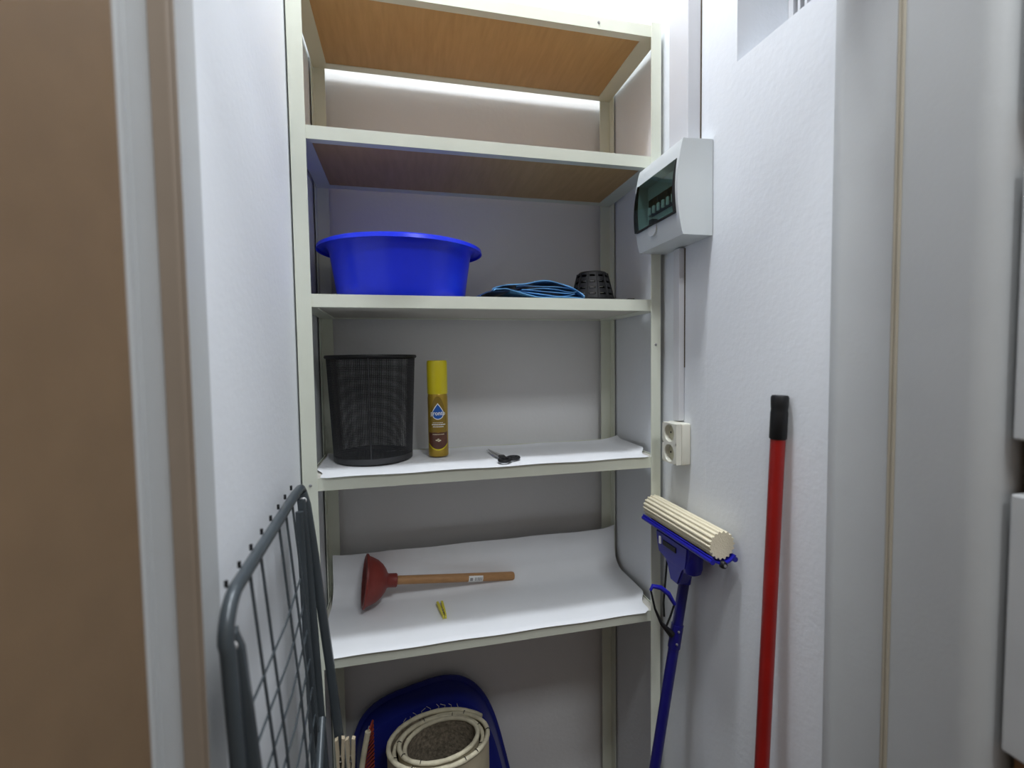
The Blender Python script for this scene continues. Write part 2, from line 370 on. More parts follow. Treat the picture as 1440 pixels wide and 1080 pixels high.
# outer skirt
o_ = [(sy0+.0015, sz0+.0015), (sy1-.0015, sz0+.0015), (sy1-.0015, sz1-.0015), (sy0+.0015, sz1-.0015)]
A = [bm.verts.new(V(xf, *p)) for p in o_]; D = [bm.verts.new(V(xf+.0133, p[0], p[1])) for p in o_]
for i in range(4): bm.faces.new((A[i], A[(i+1) % 4], D[(i+1) % 4], D[i]))
fp = obj('faceplate', bm, 'socket', sk)
for q in range(2):
    zc = (sz0+sz1)/2+(.0233 if q == 0 else -.0233)
    wl = obj('socket_well', lathe(B(), [(0, .0122), (.0182, .0122), (.0182, .0108), (0, .0108)], (xf, cyc, zc), 28, axis=(1, 0, 0)), 'well', sk)
    for s in (-1, 1):
        o = obj('pin_hole', lathe(B(), [(0, .0112), (.0026, .0112), (.0026, .0104), (0, .0104)], (xf, cyc, zc+s*.0), 12, axis=(1, 0, 0)), 'black', None)
        o.parent = wl; o.location = (0, s*.0095, 0)

def seat_on_wall(roots, k):
    """bring wall-mounted things to the wall's real distance (k about the doorway point), true size kept in proportion"""
    o_ = Vector((0, 0, CZ))
    for rt in roots:
        rt.location = o_+(rt.location-o_)*k
        for ch in rt.children:
            ch.matrix_parent_inverse = Matrix.Translation(-Vector(rt.location))
            for m_ in [ch]+list(ch.children):
                off = m_.location.copy() if m_ is not ch else Vector((0, 0, 0))
                for v in m_.data.vertices: v.co = o_+(v.co-o_)*k
seat_on_wall([o for o in C.objects if o.name.split('.')[0] in ('fuse_box', 'cable_trunking', 'double_socket')], .616/.632)

# ------------------------------------------------------------ things on the third shelf
Z3 = ZS[2]+.0246
bc = (0.0, 1.150, ZS[2]+.0268)
bn = thing('washbasin', 'round blue plastic basin on the third shelf down', 'basin', bc)
prof = [(0, .004), (.138, .004), (.1425, .0002), (.1455, .004), (.1485, .02), (.1545, .060), (.1615, .106), (.1650, .1185), (.170, .1225), (.180, .1225), (.186, .1200), (.1885, .1145), (.1900, .1145),
        (.1885, .1225), (.181, .1260), (.169, .1262), (.1625, .1225), (.1590, .110), (.152, .060), (.146, .02), (.1415, .007), (.136, .0065), (0, .0065)]
lathe_bm = lathe(B(), prof, bc, 80, sy=.84)
obj('bowl', lathe_bm, 'blue', bn, smooth=True)
# folded blue plastic sheet
fs = thing('folded_sheet', 'folded glossy blue plastic sheet between the basin and the black basket', 'plastic sheet', (.30, 1.10, Z3))
def ribbon(bm, path, y0, y1, th, ny=14, wav=.0016, skew=0.0, seed=0):
    rnd = random.Random(seed); ph = [rnd.random()*6 for _ in range(4)]
    N = len(path); rows = []
    P = [Vector((p[0], 0, p[1])) for p in path]
    for side in (1, -1):
        rr = []
        for i, p in enumerate(P):
            t = (P[min(i+1, N-1)]-P[max(i-1, 0)]).normalized(); nn = Vector((-t.z, 0, t.x))
            row = []
            for j in range(ny+1):
                v = j/ny
                q = p+nn*side*th/2
                zz = q.z+wav*math.sin(ph[0]+v*5+i*.35)*min(1, max(0, (q.z-.0012)/.006))
                row.append(bm.verts.new(V(q.x+.0035*math.sin(ph[1]+v*4+i*.2)+skew*v, y0+(y1-y0)*v+.003*math.sin(ph[2]+i*.5), zz+Z3)))
            rr.append(row)
        rows.append(rr)
    for s, rr in enumerate(rows):
        for i in range(N-1):
            for j in range(ny): bm.faces.new((rr[i][j], rr[i+1][j], rr[i+1][j+1], rr[i][j+1]))
    a, b = rows
    for i in range(N-1):
        bm.faces.new((a[i][0], a[i+1][0], b[i+1][0], b[i][0])); bm.faces.new((a[i][ny], a[i+1][ny], b[i+1][ny], b[i][ny]))
    for j in range(ny):
        bm.faces.new((a[0][j], a[0][j+1], b[0][j+1], b[0][j])); bm.faces.new((a[-1][j], a[-1][j+1], b[-1][j+1], b[-1][j]))
def smoothpath(ctrl, n=7):
    out = []; P = [ctrl[0]]+ctrl+[ctrl[-1]]
    for i in range(1, len(P)-2):
        for k in range(n):
            t = k/n; r = []
            for d_ in (0, 1):
                p0, p1, p2, p3 = P[i-1][d_], P[i][d_], P[i+1][d_], P[i+2][d_]
                r.append(.5*((2*p1)+(-p0+p2)*t+(2*p0-5*p1+4*p2-p3)*t*t+(-p0+3*p1-3*p2+p3)*t**3))
            out.append(tuple(r))
    out.append(ctrl[-1]); return out
bm = B()
ribbon(bm, smoothpath([(.200, .016), (.206, .022), (.222, .0225), (.250, .0150), (.300, .0065), (.350, .0050), (.398, .0040), (.409, .0070), (.404, .016), (.380, .0300), (.345, .0385), (.300, .0400), (.262, .0345), (.225, .0280), (.196, .0220)]), 1.030, 1.165, .0022, seed=1)
o = obj('outer_fold', bm, 'cloth', fs, smooth=True)
bm = B()
ribbon(bm, smoothpath([(.235, .0215), (.290, .0120), (.345, .0100), (.386, .0110), (.392, .0150), (.350, .0170), (.290, .0190), (.262, .0225), (.300, .0240), (.355, .0220), (.385, .0190), (.389, .0225), (.345, .0300), (.285, .0310), (.250, .0270)]), 1.036, 1.160, .0018, seed=2)
obj('inner_fold', bm, 'cloth', fs, smooth=True)
bm = B()
ribbon(bm, smoothpath([(.222, .0025), (.195, .0022), (.172, .0030), (.166, .0060), (.172, .0110), (.192, .0150), (.222, .0180), (.260, .0270)]), 1.040, 1.170, .0022, seed=3)
obj('loose_flap', bm, 'sheetdark', fs, smooth=True)
# upturned black basket
kb = thing('plastic_basket', 'small black perforated basket standing upside down on the third shelf', 'basket', (.470, 1.120, Z3+.009))
zb = Z3+.0095; n = 60; rows_n = 13
bm = B(); grid = []
for j in range(rows_n+1):
    v = j/rows_n; r = .0545-.0165*v
    grid.append([bm.verts.new(V(.470+r*math.cos(2*PI*k/n-.136), 1.120+r*math.sin(2*PI*k/n-.136), zb+.066*v)) for k in range(n)])
for j in range(rows_n):
    for k in range(n):
        if j in (2, 5, 8, 11) and k % 5 in (1, 2, 3): continue
        k2 = (k+1) % n; bm.faces.new((grid[j][k], grid[j][k2], grid[j+1][k2], grid[j+1][k]))
r2 = [bm.verts.new(V(.470+.033*math.cos(2*PI*k/n-.136), 1.120+.033*math.sin(2*PI*k/n-.136), zb+.0705)) for k in range(n)]
for k in range(n): bm.faces.new((grid[-1][k], grid[-1][(k+1) % n], r2[(k+1) % n], r2[k]))
bm.faces.new(r2)
bmesh.ops.recalc_face_normals(bm, faces=bm.faces)
bmesh.ops.solidify(bm, geom=bm.faces[:], thickness=.0012)
obj('basket_wall', bm, 'black', kb)
for k in range(12):
    t = 2*PI*k/12-.136
    obj('rib', tube(B(), [(.470+.0552*math.cos(t), 1.120+.0552*math.sin(t), zb), (.470+.0388*math.cos(t), 1.120+.0388*math.sin(t), zb+.066)], .0014, 6), 'black', kb)
obj('rim', lathe(B(), [(.053, 0), (.060, 0), (.060, .0025), (.0545, .0035), (.053, .0025)], (.470, 1.120, Z3+.0088), 48, closed=True), 'black', kb, smooth=True)
lt = thing('flat_tray', 'flat black plastic tray lying under the upturned basket', 'tray', (.49, 1.12, Z3))
bm = B(); poly = [(.425, 1.065), (.560, 1.065), (.583, 1.085), (.5835, 1.150), (.560, 1.175), (.425, 1.175), (.405, 1.150), (.405, 1.085)]
prism(bm, poly, 'z', Z3+.0003, Z3+.0085); obj('plate', bm, 'black', lt)
obj('clip', box(B(), .548, .566, 1.078, 1.16, Z3+.0088, Z3+.0125, .001, 1), 'black', lt)
obj('raised_edge', box(B(), .5665, .5815, 1.09, 1.145, Z3+.0088, Z3+.0105, .0008, 1), 'black', lt)

# ------------------------------------------------------------ paper sheets
def paper(name, label, zt, back, edge, xr, droop, seed):
    rnd = random.Random(seed); nx, ny = 60, 40
    bm = B(); g = []
    ymax = 1.2680
    flat = 1.215
    L = (flat-1.016)+.05*PI/2+back
    for j in range(ny+1):
        row = []
        for i in range(nx+1):
            u = i/nx; s = L*j/ny
            x0, x1 = XL+.0035, xr
            # rounded front corners
            y_f = 1.0165 if u > .04 and u < .96 else 1.0165
            if s < flat-1.016: y = y_f+s; z = 0
            else:
                a = (s-(flat-1.016))/.05
                if a < PI/2: y = flat+.05*math.sin(a); z = .05*(1-math.cos(a))
                else: y = flat+.05+.0015*(a-PI/2); z = .05+(a-PI/2)*.05
                z *= edge; 
            cr = .016
            inset = 0
            if s < cr: inset = cr-math.sqrt(max(0, cr*cr-(cr-s)**2))
            x = x0+inset+(x1-x0-2*inset)*u
            # the sheet widens behind the front uprights
            wdn = min(1, max(0, (y-1.058)/.04)); wdn = wdn*wdn*(3-2*wdn)
            x += (-.017*(1-u)+.020*u)*wdn
            z += .0010*math.sin(9*x+seed)*math.cos(14*y)+.0008*math.sin(31*x+17*y)+.0014
            if u > .93: z += ((u-.93)/.07)**2*.010*wdn
            if u < .05: z += ((.05-u)/.05)**2*.003*wdn
            if s < .006: z -= droop*(1-s/.006)
            row.append(bm.verts.new(V(x, y, zt+z)))
        g.append(row)
    for j in range(ny):
        for i in range(nx): bm.faces.new((g[j][i], g[j][i+1], g[j+1][i+1], g[j+1][i]))
    bmesh.ops.recalc_face_normals(bm, faces=bm.faces)
    if bm.faces[0].normal.z < 0: bmesh.ops.reverse_faces(bm, faces=bm.faces)
    bmesh.ops.solidify(bm, geom=bm.faces[:], thickness=.0004)
    o = obj(name, bm, 'paper', smooth=True)
    return tag(o, label, 'paper')
Z4, Z5 = ZS[3]+.0268, ZS[4]+.0268
paper('shelf_paper', 'white paper sheet under the mesh bin and spray can', Z4, -.045, .55, XR-.0015, .0000, 2)
paper('shelf_paper', 'large white paper sheet under the plunger, curling up the back wall', Z5, .068, 1.0, XR-.0015, .0030, 5)
Z4 += .0034; Z5 += .0034

# ------------------------------------------------------------ mesh waste bin
bx, by = -.0795, 1.1950
wb = thing('waste_bin', 'round black wire mesh waste bin on the fourth shelf', 'waste bin', (bx, by, Z4))
R0, R1, HB = .0925, .1035, .2530
bm = B(); n = 150; m_ = 62
g = [[bm.verts.new(V(bx+(R0+(R1-R0)*j/m_)*math.cos(2*PI*k/n), by+(R0+(R1-R0)*j/m_)*math.sin(2*PI*k/n), Z4+.012+(HB-.018)*j/m_)) for k in range(n)] for j in range(m_+1)]
for j in range(m_):
    for k in range(n): bm.faces.new((g[j][k], g[j][(k+1) % n], g[j+1][(k+1) % n], g[j+1][k]))
o = obj('mesh_wall', bm, 'mesh', wb)
wf = o.modifiers.new('wire', 'WIREFRAME'); wf.thickness = .0017; wf.use_even_offset = False
obj('base', lathe(B(), [(0, .002), (R0-.002, .002), (R0+.001, .0005), (R0+.0015, .014), (R0-.0005, .0145), (R0-.003, .0045), (0, .0045)], (bx, by, Z4), 64), 'mesh', wb, smooth=True)
obj('rim', lathe(B(), [(R1-.001, HB-.008), (R1+.0035, HB-.0075), (R1+.0055, HB-.004), (R1+.0035, HB), (R1-.001, HB)], (bx, by, Z4), 64, closed=True), 'black', wb, smooth=True)
obj('seam', box(B(), bx-.0012, bx+.0012, by-R1-.0005, by-R1+.0008, Z4+.014, Z4+.246), 'mesh', wb)
bpy.context.view_layer.update()
so = bpy.data.objects['seam']; 
for v in so.data.vertices: v.co.y += (R1-R0)*(1-(v.co.z-CZ-Z4)/HB)

# ------------------------------------------------------------ spray can
cx, cy, RC = .0780, 1.1760, .0248
sp = thing('spray_can', 'yellow-capped gold polish spray can beside the mesh bin', 'spray can', (cx, cy, Z4))
HC = .2385; zc_ = .157
obj('can_body', lathe(B(), [(0, .003), (.020, .003), (.0225, .0005), (.0245, .002), (RC, .006), (RC, zc_-.012), (.0240, zc_-.003), (.0225, zc_), (0, zc_)], (cx, cy, Z4), 56), 'gold', sp, smooth=True)
obj('cap', lathe(B(), [(.0235, zc_-.002), (RC+.0002, zc_), (RC+.0004, HC-.006), (.0238, HC-.001), (.022, HC), (0, HC), ], (cx, cy, Z4), 56), 'yellow', sp, smooth=True, label='bright yellow cap')
phi0 = math.atan2(0-cy, 0-cx)+.0       # label faces the doorway
def wrap(bm, polys, r, mi=0):
    """polys: flat shapes (s, z) laid on the can, s along the girth"""
    for poly in polys:
        vs = []
        for s, z in poly:
            a = phi0+s/RC; vs.append(bm.verts.new(V(cx+r*math.cos(a), cy+r*math.sin(a), Z4+z)))
        try: bm.faces.new(vs).material_index = mi
        except ValueError: pass
def strip_shape(fn_lo, fn_hi, s0, s1, n=20):
    P = []
    for i in range(n):
        a, b = s0+(s1-s0)*i/n, s0+(s1-s0)*(i+1)/n
        P.append([(a, fn_lo(a)), (b, fn_lo(b)), (b, fn_hi(b)), (a, fn_hi(a))])
    return P
# amber arch panel, brown foot panel, drop logo
bm = B(); wrap(bm, strip_shape(lambda s: .046-.0*s, lambda s: .150-.060*(abs(s)/.024)**2.2, -.024, .024), RC+.00025); obj('label_arch', bm, 'amber', sp)
bm = B(); wrap(bm, strip_shape(lambda s: .020+.014*(abs(s)/.026)**2, lambda s: .066+.004*math.cos(s*120)-.010*(1-abs(s)/.026), -.026, .026), RC+.0004); obj('label_foot', bm, 'brown', sp, label='dark brown lower label')
bm = B(); wrap(bm, strip_shape(lambda s: .0165+.014*(abs(s)/.026)**2, lambda s: .0195+.014*(abs(s)/.026)**2, -.026, .026), RC+.0005); obj('label_stripe', bm, 'yellow', sp)
def drop(cz, r, tip):
    return strip_shape(lambda s: cz-math.sqrt(max(0, r*r-s*s)), lambda s: cz+math.sqrt(max(0, r*r-s*s))*.75+(tip*(1-abs(s)/r)**1.3), -r, r, 24)
bm = B(); wrap(bm, drop(.108, .0150, .0145), RC+.0005); obj('logo_border', bm, 'white', sp)
bm = B(); wrap(bm, drop(.108, .0130, .0125), RC+.0008); obj('logo', bm, 'logoblue', sp)
def text_on_can(s, size, zbase, m_, r, squeeze=1.0, shear=0.0):
    cu = bpy.data.curves.new('lettering', 'FONT'); cu.body = s; cu.size = size; cu.align_x = 'CENTER'; cu.offset = size*.02; cu.shear = shear
    cu.resolution_u = 3
    t = bpy.data.objects.new('lettering', cu); C.objects.link(t)
    dg = bpy.context.evaluated_depsgraph_get(); dg.update()
    me = bpy.data.meshes.new_from_object(t.evaluated_get(dg))
    bpy.data.objects.remove(t); bpy.data.curves.remove(cu)
    for v in me.vertices:
        a = phi0+v.co.x*squeeze/RC; z = v.co.y
        v.co = V(cx+r*math.cos(a), cy+r*math.sin(a), Z4+zbase+z)
    me.materials.clear(); me.materials.append(MT[m_])
    o = bpy.data.objects.new('lettering', me); C.objects.link(o); o.parent = sp; o.matrix_parent_inverse = Matrix.Translation(-Vector(sp.location))
    return o
text_on_can('pronto', .0150, .1040, 'white', RC+.0012, .86)
# lines of small print too fine to read
bm = B()
for z, w_, h_ in ((.0845, .013, .0012), (.0795, .0155, .0022), (.0745, .013, .0017)):
    x = -w_
    while x < w_:
        l = random.uniform(.0015, .004); wrap(bm, [[(x, z), (x+l, z), (x+l, z+h_), (x, z+h_)]], RC+.0006); x += l+.0008
obj('small_print', bm, 'white', sp)
bm = B(); x = -.014
while x < .014:
    l = random.uniform(.0015, .0035); wrap(bm, [[(x, .0555), (x+l, .0555), (x+l, .0572), (x, .0572)]], RC+.0007); x += l+.0008
for s, z, q in ((-.004, .042, .003), (.0, .0445, .0026), (.004, .0415, .0028), (.001, .040, .003)):
    wrap(bm, [[(s+q*math.cos(2*PI*k/8), z+q*.6*math.sin(2*PI*k/8)) for k in range(8)]], RC+.0007+q*.02)
obj('label_picture', bm, 'binding', sp)

# ------------------------------------------------------------ scissors
scs = thing('scissors', 'small black-handled scissors lying on the white paper', 'scissors', (.21, 1.09, Z4))
Z = Z4+.0022
def blade(p0, p1, wd, dz):
    p0 = Vector(p0); p1 = Vector(p1); t = (p1-p0).normalized(); nn = Vector((-t.y, t.x, 0))
    bm = B(); pts = [p0-nn*wd, p0+nn*wd, p1+nn*.0008, p1-nn*.0008]
    A = [bm.verts.new(V(p.x, p.y, Z+dz)) for p in pts]; D = [bm.verts.new(V(p.x, p.y, Z+dz+.0014)) for p in pts]
    bm.faces.new(A[::-1]); bm.faces.new(D)
    for i in range(4): bm.faces.new((A[i], A[(i+1) % 4], D[(i+1) % 4], D[i]))
    return bm
obj('blade', blade((.216, 1.090, 0), (.2015, 1.182, 0), .0058, .002), 'steel', scs)
obj('blade', blade((.223, 1.090, 0), (.2050, 1.184, 0), .0055, .0038), 'steel', scs)
for (ex, ey, a, bb, rot) in ((.2215, 1.052, .0125, .026, -.5), (.2440, 1.066, .0120, .025, -1.15)):
    pts = []
    for k in range(20):
        t = 2*PI*k/20; x, y = a*math.cos(t), bb*math.sin(t)
        pts.append((ex+x*math.cos(rot)-y*math.sin(rot)*.6, ey+x*math.sin(rot)+y*math.cos(rot)*.7, Z+.003))
    h_ = obj('handle', tube(B(), pts, .0042, 8, closed=True), 'black', scs, smooth=True)
obj('pivot', lathe(B(), [(0, 0), (.0035, 0), (.0035, .0065), (0, .0075)], (.2195, 1.093, Z), 14), 'steel', scs)
obj('shank', box(B(), .214, .229, 1.072, 1.094, Z+.0005, Z+.007, .002), 'black', scs)

# ------------------------------------------------------------ plunger
pc = Vector((-.088, 1.205, Z5+.0665)); pe = Vector((.283, 1.250, Z5+.0150))
ax = (pe-pc).normalized()
pl = thing('plunger', 'red rubber plunger with wooden handle lying on the bottom shelf paper', 'plunger', (pc.x, pc.y, Z5))
prof = [(.0600, -.026), (.0650, -.024), (.0655, -.020), (.0600, -.016), (.0560, -.006), (.0500, .006), (.0400, .018), (.0280, .027), (.0190, .031), (.0170, .034), (.0170, .054), (.0150, .056), (.0, .056)]
inner = [(0, .020), (.026, .014), (.042, .002), (.050, -.012), (.0565, -.025)]
obj('cup', lathe(B(), inner+prof, pc, 48, axis=ax), 'rubber', pl, smooth=True)
hl = (pe-pc).length
hd = obj('handle', lathe(B(), [(0, .050), (.0108, .050), (.0112, .20), (.0115, hl-.004), (.0100, hl), (0, hl)], pc, 24, axis=ax), 'stickwood', pl, smooth=True)
# price sticker wrapped round the handle
bm = B(); u = ax.cross(Vector((0, 0, 1))).normalized(); v = ax.cross(u)
def ringface(bm, h0, h1, a0, a1, r, n=8, mi=0):
    for i in range(n):
        q = []
        for a, h in ((a0+(a1-a0)*i/n, h0), (a0+(a1-a0)*(i+1)/n, h0), (a0+(a1-a0)*(i+1)/n, h1), (a0+(a1-a0)*i/n, h1)):
            q.append(bm.verts.new(pc+ax*h+(u*math.cos(a)+v*math.sin(a))*r+Vector((0, 0, CZ))))
        bm.faces.new(q).material_index = mi
ang0 = 0.0
ringface(bm, .2450, .2850, -.75, .95, .0118)
st = obj('sticker', bm, 'white', pl)
bm = B(); x = .262
while x < .281:
    l = random.choice((.0008, .0014, .002)); ringface(bm, x, x+l, -.35, .45, .0120, 4); x += l+.0011
ringface(bm, .248, .256, -.3, .4, .0120, 4)
obj('barcode', bm, 'grey', pl)

# clothes pegs
def peg(name, label, loc, yawr, pit, m_, grp=None, rl=0):
    root = thing(name, label, 'clothes peg', loc, grp)
    base = Vector(loc)
    R = Matrix.Rotation(yawr, 3, 'Z') @ Matrix.Rotation(pit, 3, 'X') @ Matrix.Rotation(rl, 3, 'Y')
    for s in (-1, 1):
        bm = B()
        poly = [(s*.0006, -.036), (s*.0046, -.037), (s*.0064, -.012), (s*.0070, .0), (s*.0085, .034), (s*.0030, .036), (s*.0012, .004), (s*.0026, -.010), (s*.0014, -.018), (s*.0024, -.026)]
        A = [bm.verts.new(base+R @ Vector((p[0], p[1], -.0042))+Vector((0, 0, CZ))) for p in poly]
        D = [bm.verts.new(base+R @ Vector((p[0], p[1], .0042))+Vector((0, 0, CZ))) for p in poly]
        bm.faces.new(A[::-1]); bm.faces.new(D)
        for i in range(len(poly)): bm.faces.new((A[i], A[(i+1) % len(poly)], D[(i+1) % len(poly)], D[i]))
        obj('jaw', bm, m_, root)
    pts = [base+R @ Vector((.0062*math.cos(2*PI*k/12), -.004+.0055*math.sin(2*PI*k/12), 0)) for k in range(12)]
    obj('spring', tube(B(), pts, .0014, 6, closed=True), 'steel', root, smooth=True)
    return root
peg('clothes_peg', 'yellow plastic clothes peg lying alone on the bottom shelf paper', (.0755, 1.140, Z5+.0045), .10, 0, 'pegy')

# ------------------------------------------------------------ drying rack against the left wall
def RX(z): return -.1870+max(0, (-.22-z))*.045
def RZ(y, z): return z+.080*(y-.86)        # the frame sits a little lower at the door end
ra = thing('drying_rack', 'folded grey metal clothes drying rack leaning on the left wall', 'drying rack', (-.15, .72, FZ))
YN, YFR = .5175, .8930; ZT = -.2205; Rr = .0078; cr = .045
ZBOT = -1.40
pts = [(RX(ZBOT), YN, ZBOT), (RX(-.9), YN, RZ(YN, -.9)), (RX(-.5), YN, RZ(YN, -.5)), (RX(-.3), YN, RZ(YN, ZT-cr))]
for i in range(1, 9):
    a = PI/2*i/8; y = YN+cr*(1-math.cos(a)); z = ZT-cr*(1-math.sin(a)); pts.append((RX(z), y, RZ(y, z)))
for y in (.60, .68, .76, .84): pts.append((RX(ZT), y, RZ(y, ZT)))
c2 = .022
for i in range(0, 9):
    a = PI/2*i/8; y = YFR-c2+c2*math.sin(a); z = ZT-c2*(1-math.cos(a)); pts.append((RX(z)+.002, y, RZ(y, z)))
for z in (-.5, -.9, ZBOT): pts.append((RX(z)-(.004 if z > -.8 else 0), YFR, z))
obj('outer_frame', tube(B(), pts, Rr, 14), 'rack', ra, smooth=True)
# wires: long ones run down from the top bar, short ones cross between the sides
for y in (.558, .600, .6440, .6900, .7350, .7780, .8210, .8640):
    x1 = RX(-1.30)+.010
    zt = RZ(y, ZT)
    if y not in (.558, .6900):
        obj('wire', tube(B(), [(RX(zt), y, zt), (RX(-.5)+.009, y+.004, -.5), (RX(-.9)+.012, y+.006, -.9), (x1, y+.006, -1.30)], .0019, 6), 'rack', ra, smooth=True)
    obj('wire_end', tube(B(), [(RX(zt)-.0085, y-.006, zt+.004), (RX(zt)-.0085, y-.006, zt+.0115)], .0020, 6), 'black', ra)
for i in range(17):
    z = -.355-.0515*i
    obj('cross_wire', tube(B(), [(RX(z)+.004, YN, RZ(YN, z)), (RX(z)+.008, .70, RZ(.70, z)), (RX(z)-.001, YFR, RZ(YFR, z))], .0017, 6), 'rack', ra, smooth=True)
obj('bottom_bar', tube(B(), [(RX(-1.30)+.002, YN, -1.305), (RX(-1.30)+.002, YFR, -1.305)], Rr*.9, 12), 'rack', ra, smooth=True)
# flat folding legs at both ends
def leg(pts, wd, th, name='leg', m_='rack'):
    bm = B(); P = [Vector(p) for p in pts]; rings = []
    for i, p in enumerate(P):
        t = (P[min(i+1, len(P)-1)]-P[max(i-1, 0)]).normalized(); u = Vector((0, 1, 0)).cross(t).normalized()
        w_ = wd[i] if isinstance(wd, (list, tuple)) else wd
        ring = []
        for k in range(12):
            a = 2*PI*k/12; ca, sa = math.cos(a), math.sin(a)
            ring.append(bm.verts.new(p+u*w_*math.copysign(abs(ca)**.6, ca)+Vector((0, 1, 0))*th*math.copysign(abs(sa)**.6, sa)+Vector((0, 0, CZ))))
        rings.append(ring)
    for a, b in zip(rings, rings[1:]):
        for k in range(12): bm.faces.new((a[k], a[(k+1) % 12], b[(k+1) % 12], b[k]))
    bm.faces.new(rings[0][::-1]); bm.faces.new(rings[-1])
    return obj(name, bm, m_, ra, smooth=True)
leg([(-.1800, .8790, -.228), (-.1770, .8790, -.250), (-.1690, .8790, -.320), (-.1580, .8790, -.430), (-.1470, .8790, -.540), (-.1340, .8790, -.690), (-.100, .8790, -1.485)], [.006, .0085, .0085, .008, .008, .008, .008], .006)
leg([(-.1812, .8640, -.236), (-.1745, .8640, -.330), (-.1680, .8640, -.470), (-.1590, .8640, -.700), (-.140, .8640, -1.485)], .0070, .005)
leg([(-.1815, .8480, -.252), (-.1740, .8480, -.60), (-.1700, .8480, -.75), (-.150, .8480, -1.485)], .0065, .005)
leg([(-.1860, .5330, -.282), (-.1830, .5330, -.300), (-.1765, .5330, -.370), (-.1680, .5330, -.470), (-.1200, .5330, -1.485)], [.0075, .0110, .0105, .0095, .009], .006)
leg([(-.1900, .5480, -.285), (-.1860, .5480, -.40), (-.1760, .5480, -.70), (-.150, .5480, -1.485)], .0068, .005)
for (x, y, z) in ((-.1800, .8725, -.240), (-.1830, .5265, -.293)):
    obj('pivot_bolt', lathe(B(), [(0, -.0035), (.0035, -.0035), (.0060, -.001), (.0060, .001), (0, .001)], (x, y, z), 16, axis=(0, 1, 0)), 'racklight', ra, smooth=True)
obj('lower_brace', tube(B(), [(-.1560, .8450, -.62), (-.150, .74, -.70), (-.146, .55, -.78)], .0065, 10), 'rack', ra, smooth=True)
peg('clothes_peg', 'beige clothes peg clipped to the rack leg under the shelves, left one', (-.1310, .8640, -.7130), .1, PI/2, 'pegb')
peg('clothes_peg', 'beige clothes peg clipped to the rack leg under the shelves, right one', (-.1130, .8640, -.7160), -.1, PI/2, 'pegb')

# ------------------------------------------------------------ mop
YM = .9200; ZR = -.3675; XM = .5995
mp = thing('sponge_mop', 'blue sponge mop with cream ribbed roller propped head-up against the right wall', 'mop', (.43, YM, FZ))
bm = B(); n = 72; A, D = [], []
y0, y1 = .7860, 1.0470
for k in range(n):
    a = 2*PI*k/n; r = .0268+(.0018 if (k % 4) in (0, 1) else -.0012)
    A.append(bm.verts.new(V(XM+r*math.cos(a), y0, ZR+r*math.sin(a)))); D.append(bm.verts.new(V(XM+r*math.cos(a), y1, ZR+r*math.sin(a))))
for k in range(n): bm.faces.new((A[k], A[(k+1) % n], D[(k+1) % n], D[k]))
bm.faces.new(A[::-1]); bm.faces.new(D)
obj('sponge', bm, 'sponge', mp, label='cream ribbed sponge roller')
bm = B()        # cradle under the roller
th = [PI+.55+(PI-1.10)*i/10 for i in range(11)]
poly = [(XM+.0325*math.cos(t), ZR-.004+.0325*math.sin(t)) for t in th]+[(XM+.0292*math.cos(t), ZR-.004+.0292*math.sin(t)) for t in reversed(th)]
prism(bm, poly, 'y', .7800, 1.0500)
obj('cradle', bm, 'mopblue', mp, smooth=True)
for s in (-1, 1):
    obj('cradle_edge', tube(B(), [(XM+s*.0255, .7790, ZR-.0285), (XM+s*.0255, 1.0500, ZR-.0285)], .0055, 10), 'mopblue', mp, smooth=True)
obj('axle_end', lathe(B(), [(0, -.004), (.006, -.004), (.0075, 0), (.0075, .004), (0, .004)], (XM-.002, .7785, ZR-.036), 16, axis=(0, 1, 0)), 'black', mp, smooth=True)
obj('axle_screw', lathe(B(), [(0, -.006), (.003, -.006), (.003, -.002), (0, -.002)], (XM-.002, .7785, ZR-.036), 12, axis=(0, 1, 0)), 'steel', mp)
# squeezer housing: wide block tapering into the handle socket
bm = B()
def ringbox(z, xc, hx, y0_, y1_): return [bm.verts.new(V(x, y, z)) for x, y in ((xc-hx, y0_), (xc+hx, y0_), (xc+hx, y1_), (xc-hx, y1_))]
rs = [ringbox(ZR-.034, XM-.004, .022, .862, .992), ringbox(ZR-.060, XM-.004, .021, .866, .990), ringbox(ZR-.088, XM-.005, .019, .872, .982), ringbox(ZR-.096, XM-.006, .017, .885, .950), ringbox(ZR-.135, XM-.008, .014, .905, .935)]
for a, b in zip(rs, rs[1:]):
    for k in range(4): bm.faces.new((a[k], a[(k+1) % 4], b[(k+1) % 4], b[k]))
bm.faces.new(rs[0]); bm.faces.new(rs[-1][::-1])
bmesh.ops.bevel(bm, geom=bm.edges[:], offset=.004, segments=3, affect='EDGES')
hs = obj('squeezer_housing', bm, 'mopblue', mp, smooth=True)
obj('housing_lobe', lathe(B(), [(0, -.024), (.010, -.023), (.018, -.018), (.0215, -.006), (.0220, .03), (.018, .036), (0, .036)], (XM-.002, .880, ZR-.078), 24), 'mopblue', mp, smooth=True)
obj('housing_slot', box(B(), XM-.0275, XM-.024, .905, .958, ZR-.062, ZR-.050, .001, 1), 'black', mp)
obj('housing_tab', box(B(), XM-.0285, XM-.024, .966, .973, ZR-.064, ZR-.046, .001, 1), 'white', mp)
def HX(z): return .609+(z+.475)*.172
hp = [(HX(z), YM, z) for z in (-.490, -.62, -.9, -1.2, FZ/.97+.012)]
obj('handle', tube(B(), hp, .0118, 18), 'handleblue', mp, smooth=True)
obj('handle_collar', tube(B(), [(HX(z), YM, z) for z in (-.470, -.505)], .0142, 18), 'mopblue', mp, smooth=True)
obj('handle_collar', tube(B(), [(HX(z), YM, z) for z in (-.600, -.652)], .0136, 18), 'handleblue', mp, smooth=True)
